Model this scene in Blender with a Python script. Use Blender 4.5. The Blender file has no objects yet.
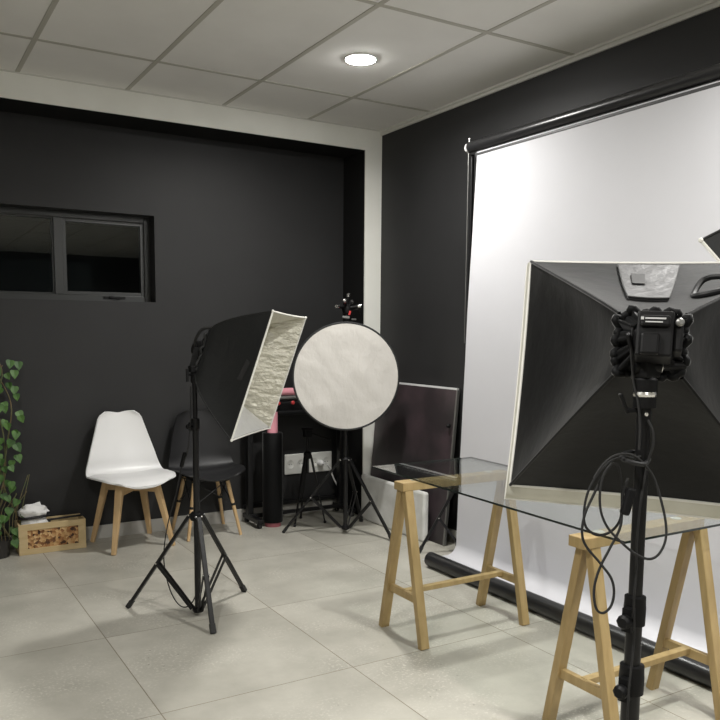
import bpy, bmesh, math, random
from mathutils import Vector, Matrix, noise
V = Vector
sc = bpy.context.scene
COL = sc.collection
random.seed(7)
H = 1.35

# ------------------------------------------------------------------ render look
sc.view_settings.view_transform = 'Standard'
sc.view_settings.look = 'None'
sc.view_settings.gamma = 1.0
sc.view_settings.use_curve_mapping = False
sc.view_settings.exposure = 0.12

# ------------------------------------------------------------------ materials
def sock(b, *names):
    for n in names:
        if n in b.inputs:
            return b.inputs[n]

def mat(name, col, rough=0.6, metal=0.0, spec=0.5, col2=None, nscale=8.0, stretch=(1, 1, 1), bump=0.0,
        bscale=40.0, sheen=0.0, bdist=0.01, contrast=(0.35, 0.65), bstretch=(1, 1, 1), trans=0.0):
    m = bpy.data.materials.new(name)
    m.use_nodes = True
    nt = m.node_tree
    b = nt.nodes['Principled BSDF']
    b.inputs['Base Color'].default_value = (*col, 1)
    b.inputs['Roughness'].default_value = rough
    b.inputs['Metallic'].default_value = metal
    sock(b, 'Specular IOR Level', 'Specular').default_value = spec
    if sheen:
        sock(b, 'Sheen Weight', 'Sheen').default_value = sheen
        sock(b, 'Sheen Roughness').default_value = 0.3
    tc = nt.nodes.new('ShaderNodeTexCoord')
    if col2 is not None:
        mp = nt.nodes.new('ShaderNodeMapping')
        mp.inputs['Scale'].default_value = stretch
        nt.links.new(tc.outputs['Object'], mp.inputs['Vector'])
        n = nt.nodes.new('ShaderNodeTexNoise')
        n.inputs['Scale'].default_value = nscale
        n.inputs['Detail'].default_value = 6
        nt.links.new(mp.outputs[0], n.inputs['Vector'])
        r = nt.nodes.new('ShaderNodeValToRGB')
        r.color_ramp.elements[0].position = contrast[0]
        r.color_ramp.elements[1].position = contrast[1]
        r.color_ramp.elements[0].color = (*col, 1)
        r.color_ramp.elements[1].color = (*col2, 1)
        nt.links.new(n.outputs['Fac'], r.inputs[0])
        nt.links.new(r.outputs[0], b.inputs['Base Color'])
    if bump:
        mp2 = nt.nodes.new('ShaderNodeMapping')
        mp2.inputs['Scale'].default_value = bstretch
        nt.links.new(tc.outputs['Object'], mp2.inputs['Vector'])
        n2 = nt.nodes.new('ShaderNodeTexNoise')
        n2.inputs['Scale'].default_value = bscale
        n2.inputs['Detail'].default_value = 5
        nt.links.new(mp2.outputs[0], n2.inputs['Vector'])
        bp = nt.nodes.new('ShaderNodeBump')
        bp.inputs['Strength'].default_value = bump
        bp.inputs['Distance'].default_value = bdist
        nt.links.new(n2.outputs['Fac'], bp.inputs['Height'])
        nt.links.new(bp.outputs[0], b.inputs['Normal'])
    return m

def glass_mat(name, tint, ior=1.45):
    m = bpy.data.materials.new(name)
    m.use_nodes = True
    nt = m.node_tree
    nt.nodes.remove(nt.nodes['Principled BSDF'])
    out = nt.nodes['Material Output']
    tr = nt.nodes.new('ShaderNodeBsdfTransparent'); tr.inputs[0].default_value = (*tint, 1)
    gl = nt.nodes.new('ShaderNodeBsdfGlossy'); gl.inputs['Roughness'].default_value = 0.01
    ge = nt.nodes.new('ShaderNodeNewGeometry')
    def mth(op, a, b_=None):
        q = nt.nodes.new('ShaderNodeMath'); q.operation = op
        for i, x in enumerate((a, b_)):
            if x is None: continue
            if hasattr(x, 'links'): nt.links.new(x, q.inputs[i])
            else: q.inputs[i].default_value = x
        return q.outputs[0]
    dt = nt.nodes.new('ShaderNodeVectorMath'); dt.operation = 'DOT_PRODUCT'
    nt.links.new(ge.outputs['Incoming'], dt.inputs[0]); nt.links.new(ge.outputs['Normal'], dt.inputs[1])
    f0 = ((ior - 1) / (ior + 1)) ** 2
    fr = mth('ADD', mth('MULTIPLY', mth('POWER', mth('SUBTRACT', 1.0, mth('ABSOLUTE', dt.outputs['Value'])), 5.0), 1 - f0), f0)
    mx = nt.nodes.new('ShaderNodeMixShader')
    nt.links.new(fr, mx.inputs[0]); nt.links.new(tr.outputs[0], mx.inputs[1]); nt.links.new(gl.outputs[0], mx.inputs[2])
    nt.links.new(mx.outputs[0], out.inputs['Surface'])
    return m

def emit_mat(name, col, strength):
    m = bpy.data.materials.new(name)
    m.use_nodes = True
    b = m.node_tree.nodes['Principled BSDF']
    b.inputs['Base Color'].default_value = (0.9, 0.9, 0.9, 1)
    sock(b, 'Emission Color', 'Emission').default_value = (*col, 1)
    b.inputs['Emission Strength'].default_value = strength
    return m

def floor_mat():
    m = bpy.data.materials.new('stone_tile')
    m.use_nodes = True
    nt = m.node_tree; N = nt.nodes; L = nt.links
    b = N['Principled BSDF']
    tc = N.new('ShaderNodeTexCoord')
    sep = N.new('ShaderNodeSeparateXYZ'); L.new(tc.outputs['Object'], sep.inputs[0])
    def math_(op, a, c=None, d=None):
        n = N.new('ShaderNodeMath'); n.operation = op
        for i, x in enumerate((a, c, d)):
            if x is None: continue
            if hasattr(x, 'links'): L.new(x, n.inputs[i])
            else: n.inputs[i].default_value = x
        return n.outputs[0]
    def joint(o, off, per, wid):
        t = math_('DIVIDE', math_('SUBTRACT', o, off), per)
        f = math_('FRACT', t)
        d = math_('MULTIPLY', math_('MINIMUM', f, math_('SUBTRACT', 1.0, f)), per)
        return math_('LESS_THAN', d, wid / 2), math_('FLOOR', t)
    jx, ix = joint(sep.outputs[0], 1.58, 0.79, 0.0042)
    jy, iy = joint(sep.outputs[1], 2.662, 0.812, 0.0036)
    j = math_('MAXIMUM', jx, jy)
    # mottled stone
    n1 = N.new('ShaderNodeTexNoise'); n1.inputs['Scale'].default_value = 2.2; n1.inputs['Detail'].default_value = 9; n1.inputs['Roughness'].default_value = 0.62
    off = N.new('ShaderNodeCombineXYZ'); L.new(math_('MULTIPLY', ix, 7.31), off.inputs[0]); L.new(math_('MULTIPLY', iy, 3.77), off.inputs[1])
    add = N.new('ShaderNodeVectorMath'); add.operation = 'ADD'; L.new(tc.outputs['Object'], add.inputs[0]); L.new(off.outputs[0], add.inputs[1])
    L.new(add.outputs[0], n1.inputs['Vector'])
    r1 = N.new('ShaderNodeValToRGB')
    e = r1.color_ramp.elements
    e[0].position = 0.30; e[0].color = (0.328, 0.316, 0.272, 1)
    e[1].position = 0.70; e[1].color = (0.494, 0.478, 0.420, 1)
    L.new(n1.outputs['Fac'], r1.inputs[0])
    # grit flecks
    n2 = N.new('ShaderNodeTexNoise'); n2.inputs['Scale'].default_value = 85; n2.inputs['Detail'].default_value = 3
    L.new(tc.outputs['Object'], n2.inputs['Vector'])
    r2 = N.new('ShaderNodeValToRGB'); r2.color_ramp.elements[0].position = 0.54; r2.color_ramp.elements[1].position = 0.66
    L.new(n2.outputs['Fac'], r2.inputs[0])
    n3 = N.new('ShaderNodeTexNoise'); n3.inputs['Scale'].default_value = 3.1
    L.new(add.outputs[0], n3.inputs['Vector'])
    r3 = N.new('ShaderNodeValToRGB'); r3.color_ramp.elements[0].position = 0.45; r3.color_ramp.elements[1].position = 0.62
    L.new(n3.outputs['Fac'], r3.inputs[0])
    fl = math_('MULTIPLY', math_('MULTIPLY', r2.outputs[0], r3.outputs[0]), 0.75)
    mx = N.new('ShaderNodeMixRGB'); L.new(fl, mx.inputs[0]); L.new(r1.outputs[0], mx.inputs[1]); mx.inputs[2].default_value = (0.58, 0.56, 0.50, 1)
    # dark pits
    n4 = N.new('ShaderNodeTexVoronoi'); n4.inputs['Scale'].default_value = 16
    L.new(tc.outputs['Object'], n4.inputs['Vector'])
    pit = math_('MULTIPLY', math_('LESS_THAN', n4.outputs['Distance'], 0.07), 0.5)
    pit = math_('MULTIPLY', pit, r3.outputs[0])
    mx2 = N.new('ShaderNodeMixRGB'); L.new(pit, mx2.inputs[0]); L.new(mx.outputs[0], mx2.inputs[1]); mx2.inputs[2].default_value = (0.12, 0.11, 0.09, 1)
    mx3 = N.new('ShaderNodeMixRGB'); L.new(math_('MULTIPLY', j, 0.85), mx3.inputs[0]); L.new(mx2.outputs[0], mx3.inputs[1]); mx3.inputs[2].default_value = (0.15, 0.125, 0.08, 1)
    L.new(mx3.outputs[0], b.inputs['Base Color'])
    b.inputs['Roughness'].default_value = 0.42
    sock(b, 'Specular IOR Level', 'Specular').default_value = 0.35
    bp = N.new('ShaderNodeBump'); bp.inputs['Strength'].default_value = 0.08; bp.inputs['Distance'].default_value = 0.004
    L.new(n2.outputs['Fac'], bp.inputs['Height']); L.new(bp.outputs[0], b.inputs['Normal'])
    return m

M = dict(
    floor=floor_mat(),
    ceil=mat('ceiling_panel', (0.76, 0.748, 0.715), 0.9, col2=(0.80, 0.788, 0.755), nscale=3),
    grid=mat('shaded_grid_metal', (0.46, 0.445, 0.39), 0.6),  # shadow of the reveals put into the bars' darker grey
    white=mat('white_wall_paint', (0.79, 0.79, 0.735), 0.75, col2=(0.83, 0.83, 0.78), nscale=4),
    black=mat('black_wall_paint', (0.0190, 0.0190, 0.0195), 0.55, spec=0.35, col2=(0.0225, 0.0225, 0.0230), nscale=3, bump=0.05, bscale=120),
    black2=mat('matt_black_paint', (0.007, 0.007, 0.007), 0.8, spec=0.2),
    room=mat('far_room_paint', (0.40, 0.39, 0.36), 0.8),
    darkroom=mat('far_dark_paint', (0.03, 0.03, 0.03), 0.8),
    skirt=mat('skirting_tile', (0.36, 0.35, 0.32), 0.5, col2=(0.43, 0.42, 0.39), nscale=6),
    cornice=mat('cornice_white', (0.62, 0.61, 0.57), 0.6),
    frame=mat('window_aluminium', (0.022, 0.024, 0.023), 0.35, spec=0.6),
    pane=glass_mat('window_glass', (0.8, 0.85, 0.85), 1.7),
    night=mat('night_board', (0.006, 0.006, 0.007), 0.9),
    metal=mat('black_enamel_metal', (0.006, 0.006, 0.0065), 0.38, spec=0.35),
    plastic=mat('black_plastic', (0.005, 0.005, 0.0054), 0.5, spec=0.22),
    rubber=mat('black_rubber', (0.012, 0.012, 0.012), 0.75),
    chrome=mat('bright_steel', (0.75, 0.75, 0.74), 0.22, metal=1.0),
    fabric=mat('black_nylon', (0.021, 0.022, 0.0225), 0.50, spec=0.4, bump=0.22, bscale=9, bdist=0.03),
    fabricb=mat('black_nylon_smooth', (0.004, 0.0042, 0.0045), 0.62, spec=0.15, sheen=0.30, bump=0.12, bscale=7, bdist=0.03),
    silver=mat('silver_lining', (0.62, 0.60, 0.51), 0.42, metal=0.55, bump=0.9, bscale=16, bdist=0.035, bstretch=(1, 1, 2.2)),
    silver2=mat('pale_silver_lining', (0.68, 0.68, 0.66), 0.5, metal=0.35, bump=0.5, bscale=14, bdist=0.03, bstretch=(1, 1, 2)),
    rim=mat('white_piping', (0.78, 0.77, 0.72), 0.55),
    skirtfab=mat('diffuser_cloth', (0.56, 0.55, 0.47), 0.7, col2=(0.64, 0.63, 0.56), nscale=7, bump=0.25, bscale=25),
    flap=mat('grey_flap_fabric', (0.085, 0.085, 0.087), 0.50, spec=0.5, bump=0.25, bscale=30, bdist=0.02),
    tag=mat('dark_tag', (0.012, 0.012, 0.012), 0.6),
    ink=mat('white_ink', (0.55, 0.55, 0.55), 0.5),
    disc=mat('reflector_fabric', (0.57, 0.55, 0.515), 0.55, metal=0.25, bump=0.32, bscale=8, bdist=0.03, bstretch=(1.6, 1.6, 1.0)),
    paper=mat('white_backdrop', (0.585, 0.585, 0.612), 0.75, bump=0.10, bscale=2.5, bdist=0.05),
    tube=mat('black_tube', (0.018, 0.018, 0.019), 0.30, spec=0.55),
    tube2=mat('charcoal_band', (0.06, 0.06, 0.062), 0.5),
    oak=mat('trestle_wood', (0.32, 0.225, 0.095), 0.5, col2=(0.42, 0.305, 0.14), nscale=6, stretch=(6, 6, 0.9), contrast=(0.3, 0.7)),
    beech=mat('chair_leg_wood', (0.50, 0.335, 0.165), 0.45, col2=(0.60, 0.42, 0.225), nscale=7, stretch=(5, 5, 0.7), contrast=(0.3, 0.7)),
    crate=mat('crate_wood', (0.52, 0.39, 0.20), 0.65, col2=(0.62, 0.48, 0.27), nscale=9, stretch=(1, 1, 5), contrast=(0.3, 0.7)),
    whitepl=mat('white_plastic', (0.84, 0.84, 0.835), 0.35),
    whitecush=mat('white_cushion', (0.82, 0.82, 0.815), 0.5, bump=0.06, bscale=60),
    blackpl=mat('black_seat_plastic', (0.014, 0.014, 0.015), 0.46, spec=0.45),
    gl=glass_mat('table_glass', (0.93, 0.955, 0.945), 1.75),
    gledge=mat('glass_edge', (0.012, 0.02, 0.018), 0.12, spec=0.7),
    pad=mat('clear_pad', (0.62, 0.62, 0.56), 0.3),
    foam=mat('white_foam', (0.60, 0.60, 0.57), 0.6, col2=(0.76, 0.76, 0.74), nscale=7, bump=0.12, bscale=50),
    board=mat('dark_stone_board', (0.030, 0.025, 0.027), 0.35, spec=0.5, col2=(0.085, 0.058, 0.067), nscale=3.2, contrast=(0.42, 0.75)),
    boardedge=mat('board_white_edge', (0.66, 0.66, 0.66), 0.5),
    pink=mat('pink_vinyl', (0.84, 0.36, 0.43), 0.4),
    pinkd=mat('dusky_pink_vinyl', (0.40, 0.12, 0.145), 0.5),
    red=mat('red_plastic', (0.55, 0.05, 0.05), 0.4),
    grey=mat('grey_metal', (0.22, 0.22, 0.21), 0.4, metal=0.5),
    leaf=mat('ivy_leaf', (0.028, 0.085, 0.014), 0.5, col2=(0.085, 0.19, 0.035), nscale=14),
    stem=mat('ivy_stem', (0.17, 0.12, 0.06), 0.7, col2=(0.10, 0.13, 0.05), nscale=20),
    pot=mat('dark_pot', (0.03, 0.028, 0.026), 0.6),
    cloth=mat('white_cloth', (0.86, 0.86, 0.85), 0.8, bump=0.45, bscale=22, bdist=0.03),
    band=mat('black_band', (0.010, 0.010, 0.011), 0.6),
    sockw=mat('socket_plastic', (0.72, 0.72, 0.68), 0.4),
    hole=mat('socket_hole', (0.03, 0.03, 0.03), 0.6),
)

def chips_mat():
    m = bpy.data.materials.new('wood_slice_panel'); m.use_nodes = True
    nt = m.node_tree; N = nt.nodes; L = nt.links; b = N['Principled BSDF']
    tc = N.new('ShaderNodeTexCoord')
    v = N.new('ShaderNodeTexVoronoi'); v.inputs['Scale'].default_value = 62
    L.new(tc.outputs['Object'], v.inputs['Vector'])
    r = N.new('ShaderNodeValToRGB'); r.color_ramp.interpolation = 'LINEAR'
    e = r.color_ramp.elements
    e[0].position = 0.05; e[0].color = (0.05, 0.018, 0.008, 1)
    e[1].position = 0.95; e[1].color = (0.66, 0.45, 0.22, 1)
    x = r.color_ramp.elements.new(0.35); x.color = (0.34, 0.15, 0.05, 1)
    x = r.color_ramp.elements.new(0.65); x.color = (0.52, 0.30, 0.12, 1)
    s = N.new('ShaderNodeSeparateColor'); L.new(v.outputs['Color'], s.inputs[0])
    L.new(s.outputs[0], r.inputs[0])
    L.new(r.outputs[0], b.inputs['Base Color']); b.inputs['Roughness'].default_value = 0.6
    bp = N.new('ShaderNodeBump'); bp.inputs['Strength'].default_value = 0.6; bp.inputs['Distance'].default_value = 0.01
    L.new(v.outputs['Distance'], bp.inputs['Height']); L.new(bp.outputs[0], b.inputs['Normal'])
    return m
M['chips'] = chips_mat()

# ------------------------------------------------------------------ object helpers
def thing(name, label, cat, loc=(0, 0, 0), group=None):
    o = bpy.data.objects.new(name, None); COL.objects.link(o)
    o.empty_display_size = 0.05
    o.location = loc
    o['label'] = label; o['category'] = cat
    if group: o['group'] = group
    return o

def tag(o, label, cat, group=None):
    o['label'] = label; o['category'] = cat
    if group: o['group'] = group
    return o

def base_of(o):
    p = V((0, 0, 0))
    while o is not None:
        p += o.location; o = o.parent
    return p

def frame_from(d, up=V((0, 0, 1))):
    z = V(d).normalized()
    if abs(z.dot(up)) > 0.995: up = V((0, 1, 0))
    x = up.cross(z).normalized(); y = z.cross(x)
    return x, y, z

class MB:
    """collects geometry in world coordinates (through self.T) and links it as one mesh object"""
    def __init__(self, T=None):
        self.bm = bmesh.new(); self.T = T or Matrix.Identity(4)
    def v(self, p): return self.bm.verts.new(self.T @ V(p))
    def f(self, vs, mi=0):
        try:
            fc = self.bm.faces.new(vs); fc.material_index = mi; return fc
        except ValueError: return None
    def box(self, x0, x1, y0, y1, z0, z1, mi=0):
        p = [self.v((x, y, z)) for z in (z0, z1) for y in (y0, y1) for x in (x0, x1)]
        for q in ((0, 2, 3, 1), (4, 5, 7, 6), (0, 1, 5, 4), (2, 6, 7, 3), (0, 4, 6, 2), (1, 3, 7, 5)):
            self.f([p[i] for i in q], mi)
        return self
    def bar(self, a, b, w, t, up=(0, 0, 1), w2=None, t2=None):
        """tapered rectangular bar from a to b: width w across, thickness t along 'up'"""
        a, b = V(a), V(b); x, y, z = frame_from(b - a, V(up))
        w2 = w if w2 is None else w2; t2 = t if t2 is None else t2
        r = []
        for c, ww, tt in ((a, w, t), (b, w2, t2)):
            r.append([self.v(c + x * sx * ww / 2 + y * sy * tt / 2) for sx, sy in ((-1, -1), (1, -1), (1, 1), (-1, 1))])
        self.f(r[0][::-1]); self.f(r[1])
        for i in range(4): self.f([r[0][i], r[0][(i + 1) % 4], r[1][(i + 1) % 4], r[1][i]])
        return self
    def cyl(self, a, b, r0, r1=None, seg=16, cap=True):
        a, b = V(a), V(b); r1 = r0 if r1 is None else r1
        x, y, z = frame_from(b - a)
        A = []; B = []
        for i in range(seg):
            t = 2 * math.pi * i / seg; d = x * math.cos(t) + y * math.sin(t)
            A.append(self.v(a + d * r0)); B.append(self.v(b + d * r1))
        for i in range(seg):
            j = (i + 1) % seg; self.f([A[i], A[j], B[j], B[i]])
        if cap: self.f(A[::-1]); self.f(B)
        return self
    def tube(self, pts, r, seg=8, closed=False, rs=None):
        pts = [V(p) for p in pts]; n = len(pts); rings = []
        x = None
        for i, p in enumerate(pts):
            if closed: d = pts[(i + 1) % n] - pts[i - 1]
            else: d = pts[min(i + 1, n - 1)] - pts[max(i - 1, 0)]
            if d.length < 1e-9: d = V((0, 0, 1))
            d.normalize()
            if x is None: x, y, _ = frame_from(d)
            else:
                x = x - d * x.dot(d)
                x = x.normalized() if x.length > 1e-6 else frame_from(d)[0]
                y = d.cross(x)
            rr = rs[i] if rs else r
            rings.append([self.v(p + (x * math.cos(2 * math.pi * k / seg) + y * math.sin(2 * math.pi * k / seg)) * rr) for k in range(seg)])
        m = n if closed else n - 1
        for i in range(m):
            A, B = rings[i], rings[(i + 1) % n]
            for k in range(seg):
                kk = (k + 1) % seg; self.f([A[k], A[kk], B[kk], B[k]])
        if not closed: self.f(rings[0][::-1]); self.f(rings[-1])
        return self
    def lathe(self, c, axis, prof, seg=24):
        """prof: list of (radius, distance along axis)"""
        c = V(c); x, y, z = frame_from(axis); rings = []
        for r, h in prof:
            if r < 1e-6: rings.append([self.v(c + z * h)])
            else: rings.append([self.v(c + z * h + (x * math.cos(2 * math.pi * k / seg) + y * math.sin(2 * math.pi * k / seg)) * r) for k in range(seg)])
        for A, B in zip(rings, rings[1:]):
            for k in range(seg):
                kk = (k + 1) % seg
                if len(A) == 1 and len(B) == 1: continue
                if len(A) == 1: self.f([A[0], B[kk], B[k]])
                elif len(B) == 1: self.f([A[k], A[kk], B[0]])
                else: self.f([A[k], A[kk], B[kk], B[k]])
        return self
    def grid(self, fn, nu, nv, mi=0):
        g = [[self.v(fn(i / nu, j / nv)) for j in range(nv + 1)] for i in range(nu + 1)]
        for i in range(nu):
            for j in range(nv): self.f([g[i][j], g[i + 1][j], g[i + 1][j + 1], g[i][j + 1]], mi)
        return self
    def ball(self, c, r, seg=12, scale=(1, 1, 1)):
        prof = []
        c = V(c)
        n = seg // 2; rings = []
        for i in range(n + 1):
            a = math.pi * i / n
            if i in (0, n): rings.append([self.v(c + V((0, 0, math.cos(a) * r * scale[2])))])
            else: rings.append([self.v(c + V((math.cos(2 * math.pi * k / seg) * math.sin(a) * r * scale[0], math.sin(2 * math.pi * k / seg) * math.sin(a) * r * scale[1], math.cos(a) * r * scale[2]))) for k in range(seg)])
        for A, B in zip(rings, rings[1:]):
            for k in range(seg):
                kk = (k + 1) % seg
                if len(A) == 1: self.f([A[0], B[k], B[kk]])
                elif len(B) == 1: self.f([A[kk], A[k], B[0]])
                else: self.f([A[k], B[k], B[kk], A[kk]])
        return self
    def build_each(self, name, m, parent=None, **kw):
        """one object for every separate piece"""
        self.bm.verts.index_update(); seen = set(); out = []
        for v0 in list(self.bm.verts):
            if v0 in seen: continue
            st_ = [v0]; isl = []
            seen.add(v0)
            while st_:
                v_ = st_.pop(); isl.append(v_)
                for e_ in v_.link_edges:
                    o_ = e_.other_vert(v_)
                    if o_ not in seen: seen.add(o_); st_.append(o_)
            n_ = MB(); mp = {v_: n_.bm.verts.new(v_.co) for v_ in isl}
            fs = {f_ for v_ in isl for f_ in v_.link_faces}
            for f_ in fs: n_.f([mp[v_] for v_ in f_.verts], f_.material_index)
            out.append(n_.build(name, m, parent, **kw))
        self.bm.free()
        return out
    def build(self, name, m, parent=None, smooth=True, angle=40, bevel=0, solid=0, solid_off=-1, subsurf=0, loc=None):
        off = base_of(parent) if parent is not None else V(loc or (0, 0, 0))
        for v in self.bm.verts: v.co -= off
        bmesh.ops.recalc_face_normals(self.bm, faces=self.bm.faces) if not solid else None
        me = bpy.data.meshes.new(name); self.bm.to_mesh(me); self.bm.free()
        ms = m if isinstance(m, (list, tuple)) else [m]
        for x in ms: me.materials.append(M[x] if isinstance(x, str) else x)
        o = bpy.data.objects.new(name, me); COL.objects.link(o)
        if parent is not None: o.parent = parent
        else: o.location = off
        if subsurf:
            s = o.modifiers.new('sub', 'SUBSURF'); s.levels = subsurf; s.render_levels = subsurf
        if solid:
            s = o.modifiers.new('solid', 'SOLIDIFY'); s.thickness = solid; s.offset = solid_off
        if bevel:
            s = o.modifiers.new('bev', 'BEVEL'); s.width = bevel; s.segments = 2; s.limit_method = 'ANGLE'
        if smooth:
            for p in me.polygons: p.use_smooth = True
            s = o.modifiers.new('es', 'EDGE_SPLIT'); s.split_angle = math.radians(angle)
        return o

def struct(o):
    o['kind'] = 'structure'; return o

def spline(pts, n=8, closed=False):
    """Catmull-Rom through pts"""
    pts = [V(p) for p in pts]; out = []
    m = len(pts)
    rng = range(m if closed else m - 1)
    for i in rng:
        g = (lambda k: pts[k % m]) if closed else (lambda k: pts[max(0, min(m - 1, k))])
        p0, p1, p2, p3 = g(i - 1), g(i), g(i + 1), g(i + 2)
        for k in range(n):
            t = k / n
            out.append(0.5 * ((2 * p1) + (p2 - p0) * t + (2 * p0 - 5 * p1 + 4 * p2 - p3) * t * t + (3 * p1 - p0 - 3 * p2 + p3) * t ** 3))
    if not closed: out.append(pts[-1])
    return out

def copy_tree(o, parent=None):
    c = o.copy(); COL.objects.link(c)
    if parent is not None: c.parent = parent
    for ch in list(o.children): copy_tree(ch, c)
    return c

# ------------------------------------------------------------------ camera
yaw, pitch, roll, FPX, CY = math.radians(31.08), math.radians(-6.30), math.radians(0.43), 795.2, 420.0
fw = V((math.sin(yaw) * math.cos(pitch), math.cos(yaw) * math.cos(pitch), math.sin(pitch)))
rt = fw.cross(V((0, 0, 1))).normalized(); up = rt.cross(fw)
rt2 = math.cos(roll) * rt + math.sin(roll) * up; up2 = -math.sin(roll) * rt + math.cos(roll) * up
cam = bpy.data.cameras.new('camera'); co = bpy.data.objects.new('camera', cam); COL.objects.link(co)
co.matrix_world = Matrix(((rt2.x, up2.x, -fw.x, 0), (rt2.y, up2.y, -fw.y, 0), (rt2.z, up2.z, -fw.z, H), (0, 0, 0, 1)))
cam.sensor_width = 36; cam.lens = FPX / 720 * 36; cam.shift_y = (CY - 360) / 720
cam.clip_start = 0.05
sc.camera = co

# ------------------------------------------------------------------ room
XW, YF, YB, XS, ZC, ZB = 3.125, 4.91, 5.22, 2.99, 2.765, 2.62
XL, YR = -3.4, -5.2
XE, YE = 6.0, -0.15
struct(MB().box(XL, XE, YR, YB + 0.2, -0.06, 0).build('floor', 'floor', smooth=False))
cl = struct(MB().box(XL, XE, YR, YF, ZC, ZC + 0.05).build('ceiling', 'ceil', smooth=False))
g = MB()
gx = [0.727 + 0.603 * k for k in range(-6, 9)]
gy = [4.317 - 1.245 * k for k in range(0, 8)]
for x in gx: g.box(x - 0.012, x + 0.012, YR, YF if x < XW else YE, ZC - 0.003, ZC)
for y in gy: g.box(XL, XW if y > YE else XE, y - 0.012, y + 0.012, ZC - 0.0032, ZC)
g.build('ceiling_grid', 'grid', cl, smooth=False)
# recessed back wall with a window opening
wx0, wx1, wz0, wz1 = 0.36, 1.572, 1.535, 2.092
w = MB()
w.box(XL, wx0, YB, YB + 0.2, 0, ZC); w.box(wx1, XS + 0.2, YB, YB + 0.2, 0, ZC)
w.box(wx0, wx1, YB, YB + 0.2, 0, wz0); w.box(wx0, wx1, YB, YB + 0.2, wz1, ZC)
struct(w.build('wall_back', 'black', smooth=False))
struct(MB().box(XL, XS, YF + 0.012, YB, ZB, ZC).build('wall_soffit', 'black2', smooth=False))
struct(MB().box(XL, XW, YF, YF + 0.012, ZB, ZC).build('wall_bulkhead', 'white', smooth=False))
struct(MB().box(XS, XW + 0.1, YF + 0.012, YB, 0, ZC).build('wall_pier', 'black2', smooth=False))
struct(MB().box(XS, XW, YF, YF + 0.012, 0, ZB).build('wall_pier_face', 'white', smooth=False))
struct(MB().box(XW, XW + 0.12, YE, YF, 0, ZC).build('wall_right', 'black', smooth=False))
struct(MB().box(XW + 0.12, XE, YE, YE + 0.12, 0, ZC).build('wall_bay_front', 'darkroom', smooth=False))
struct(MB().box(XE, XE + 0.1, YR, YE, 0, ZC).build('wall_bay_side', 'darkroom', smooth=False))
struct(MB().box(XL - 0.1, XL, YR, YB, 0, ZC).build('wall_left', 'room', smooth=False))
struct(MB().box(XL, XE, YR - 0.1, YR, 0, ZC).build('wall_rear', 'darkroom', smooth=False))
t = MB(); t.box(XW - 0.022, XW, YE, YF, ZC - 0.012, ZC); t.box(XW - 0.012, XW, YE, YF, ZC - 0.032, ZC - 0.012)
struct(t.build('trim_1', 'cornice', smooth=False))
t = MB(); t.box(XL, XW - 0.022, YF - 0.012, YF, ZC - 0.006, ZC)
struct(t.build('trim_2', 'cornice', smooth=False))
struct(MB().box(XL, XS, YB - 0.012, YB, 0, 0.088).build('baseboard_back', 'skirt', smooth=False, bevel=0.002))
struct(MB().box(XW - 0.01, XW, YE, YF, 0, 0.085).build('baseboard_right', 'skirt', smooth=False, bevel=0.002))
# window
YW = YB + 0.105
wn = bpy.data.objects.new('window_1', None); COL.objects.link(wn); wn.location = (wx0, YB, wz0); wn['kind'] = 'structure'
def ring(mb, x0, x1, z0, z1, y0, y1, t):
    mb.box(x0, x0 + t, y0, y1, z0, z1); mb.box(x1 - t, x1, y0, y1, z0, z1)
    mb.box(x0 + t, x1 - t, y0, y1, z0, z0 + t); mb.box(x0 + t, x1 - t, y0, y1, z1 - t, z1)
f = MB(); ring(f, wx0, wx1, wz0, wz1, YW, YW + 0.055, 0.040); f.box(0.965, 1.02, YW, YW + 0.05, wz0 + 0.04, wz1 - 0.04)
fo = f.build('window_frame', 'frame', wn, smooth=False, bevel=0.003)
s = MB(); ring(s, 1.02, wx1 - 0.04, wz0 + 0.04, wz1 - 0.04, YW + 0.012, YW + 0.045, 0.022)
s.build('sash', 'frame', wn, smooth=False, bevel=0.002)
s = MB(); ring(s, wx0 + 0.04, 0.965, wz0 + 0.04, wz1 - 0.04, YW + 0.012, YW + 0.045, 0.010)
s.build('sash', 'frame', wn, smooth=False, bevel=0.002)
MB().box(1.042, wx1 - 0.062, YW + 0.026, YW + 0.030, wz0 + 0.062, wz1 - 0.062).build('pane', 'pane', wn, smooth=False)
MB().box(wx0 + 0.05, 0.955, YW + 0.026, YW + 0.030, wz0 + 0.05, wz1 - 0.05).build('pane', 'pane', wn, smooth=False)
l = MB(); l.box(1.26, 1.40, YW - 0.006, YW + 0.012, wz0 + 0.018, wz0 + 0.034); l.bar((1.30, YW - 0.014, wz0 + 0.03), (1.37, YW - 0.016, wz0 + 0.022), 0.012, 0.012)
l.build_each('latch', 'plastic', wn, smooth=False)
struct(MB().box(wx0 - 0.3, wx1 + 0.5, YB + 0.6, YB + 0.65, 1.0, 3.0).build('night_backing', 'night', smooth=False))  # dark sheet standing in for the night beyond the panes

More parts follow.
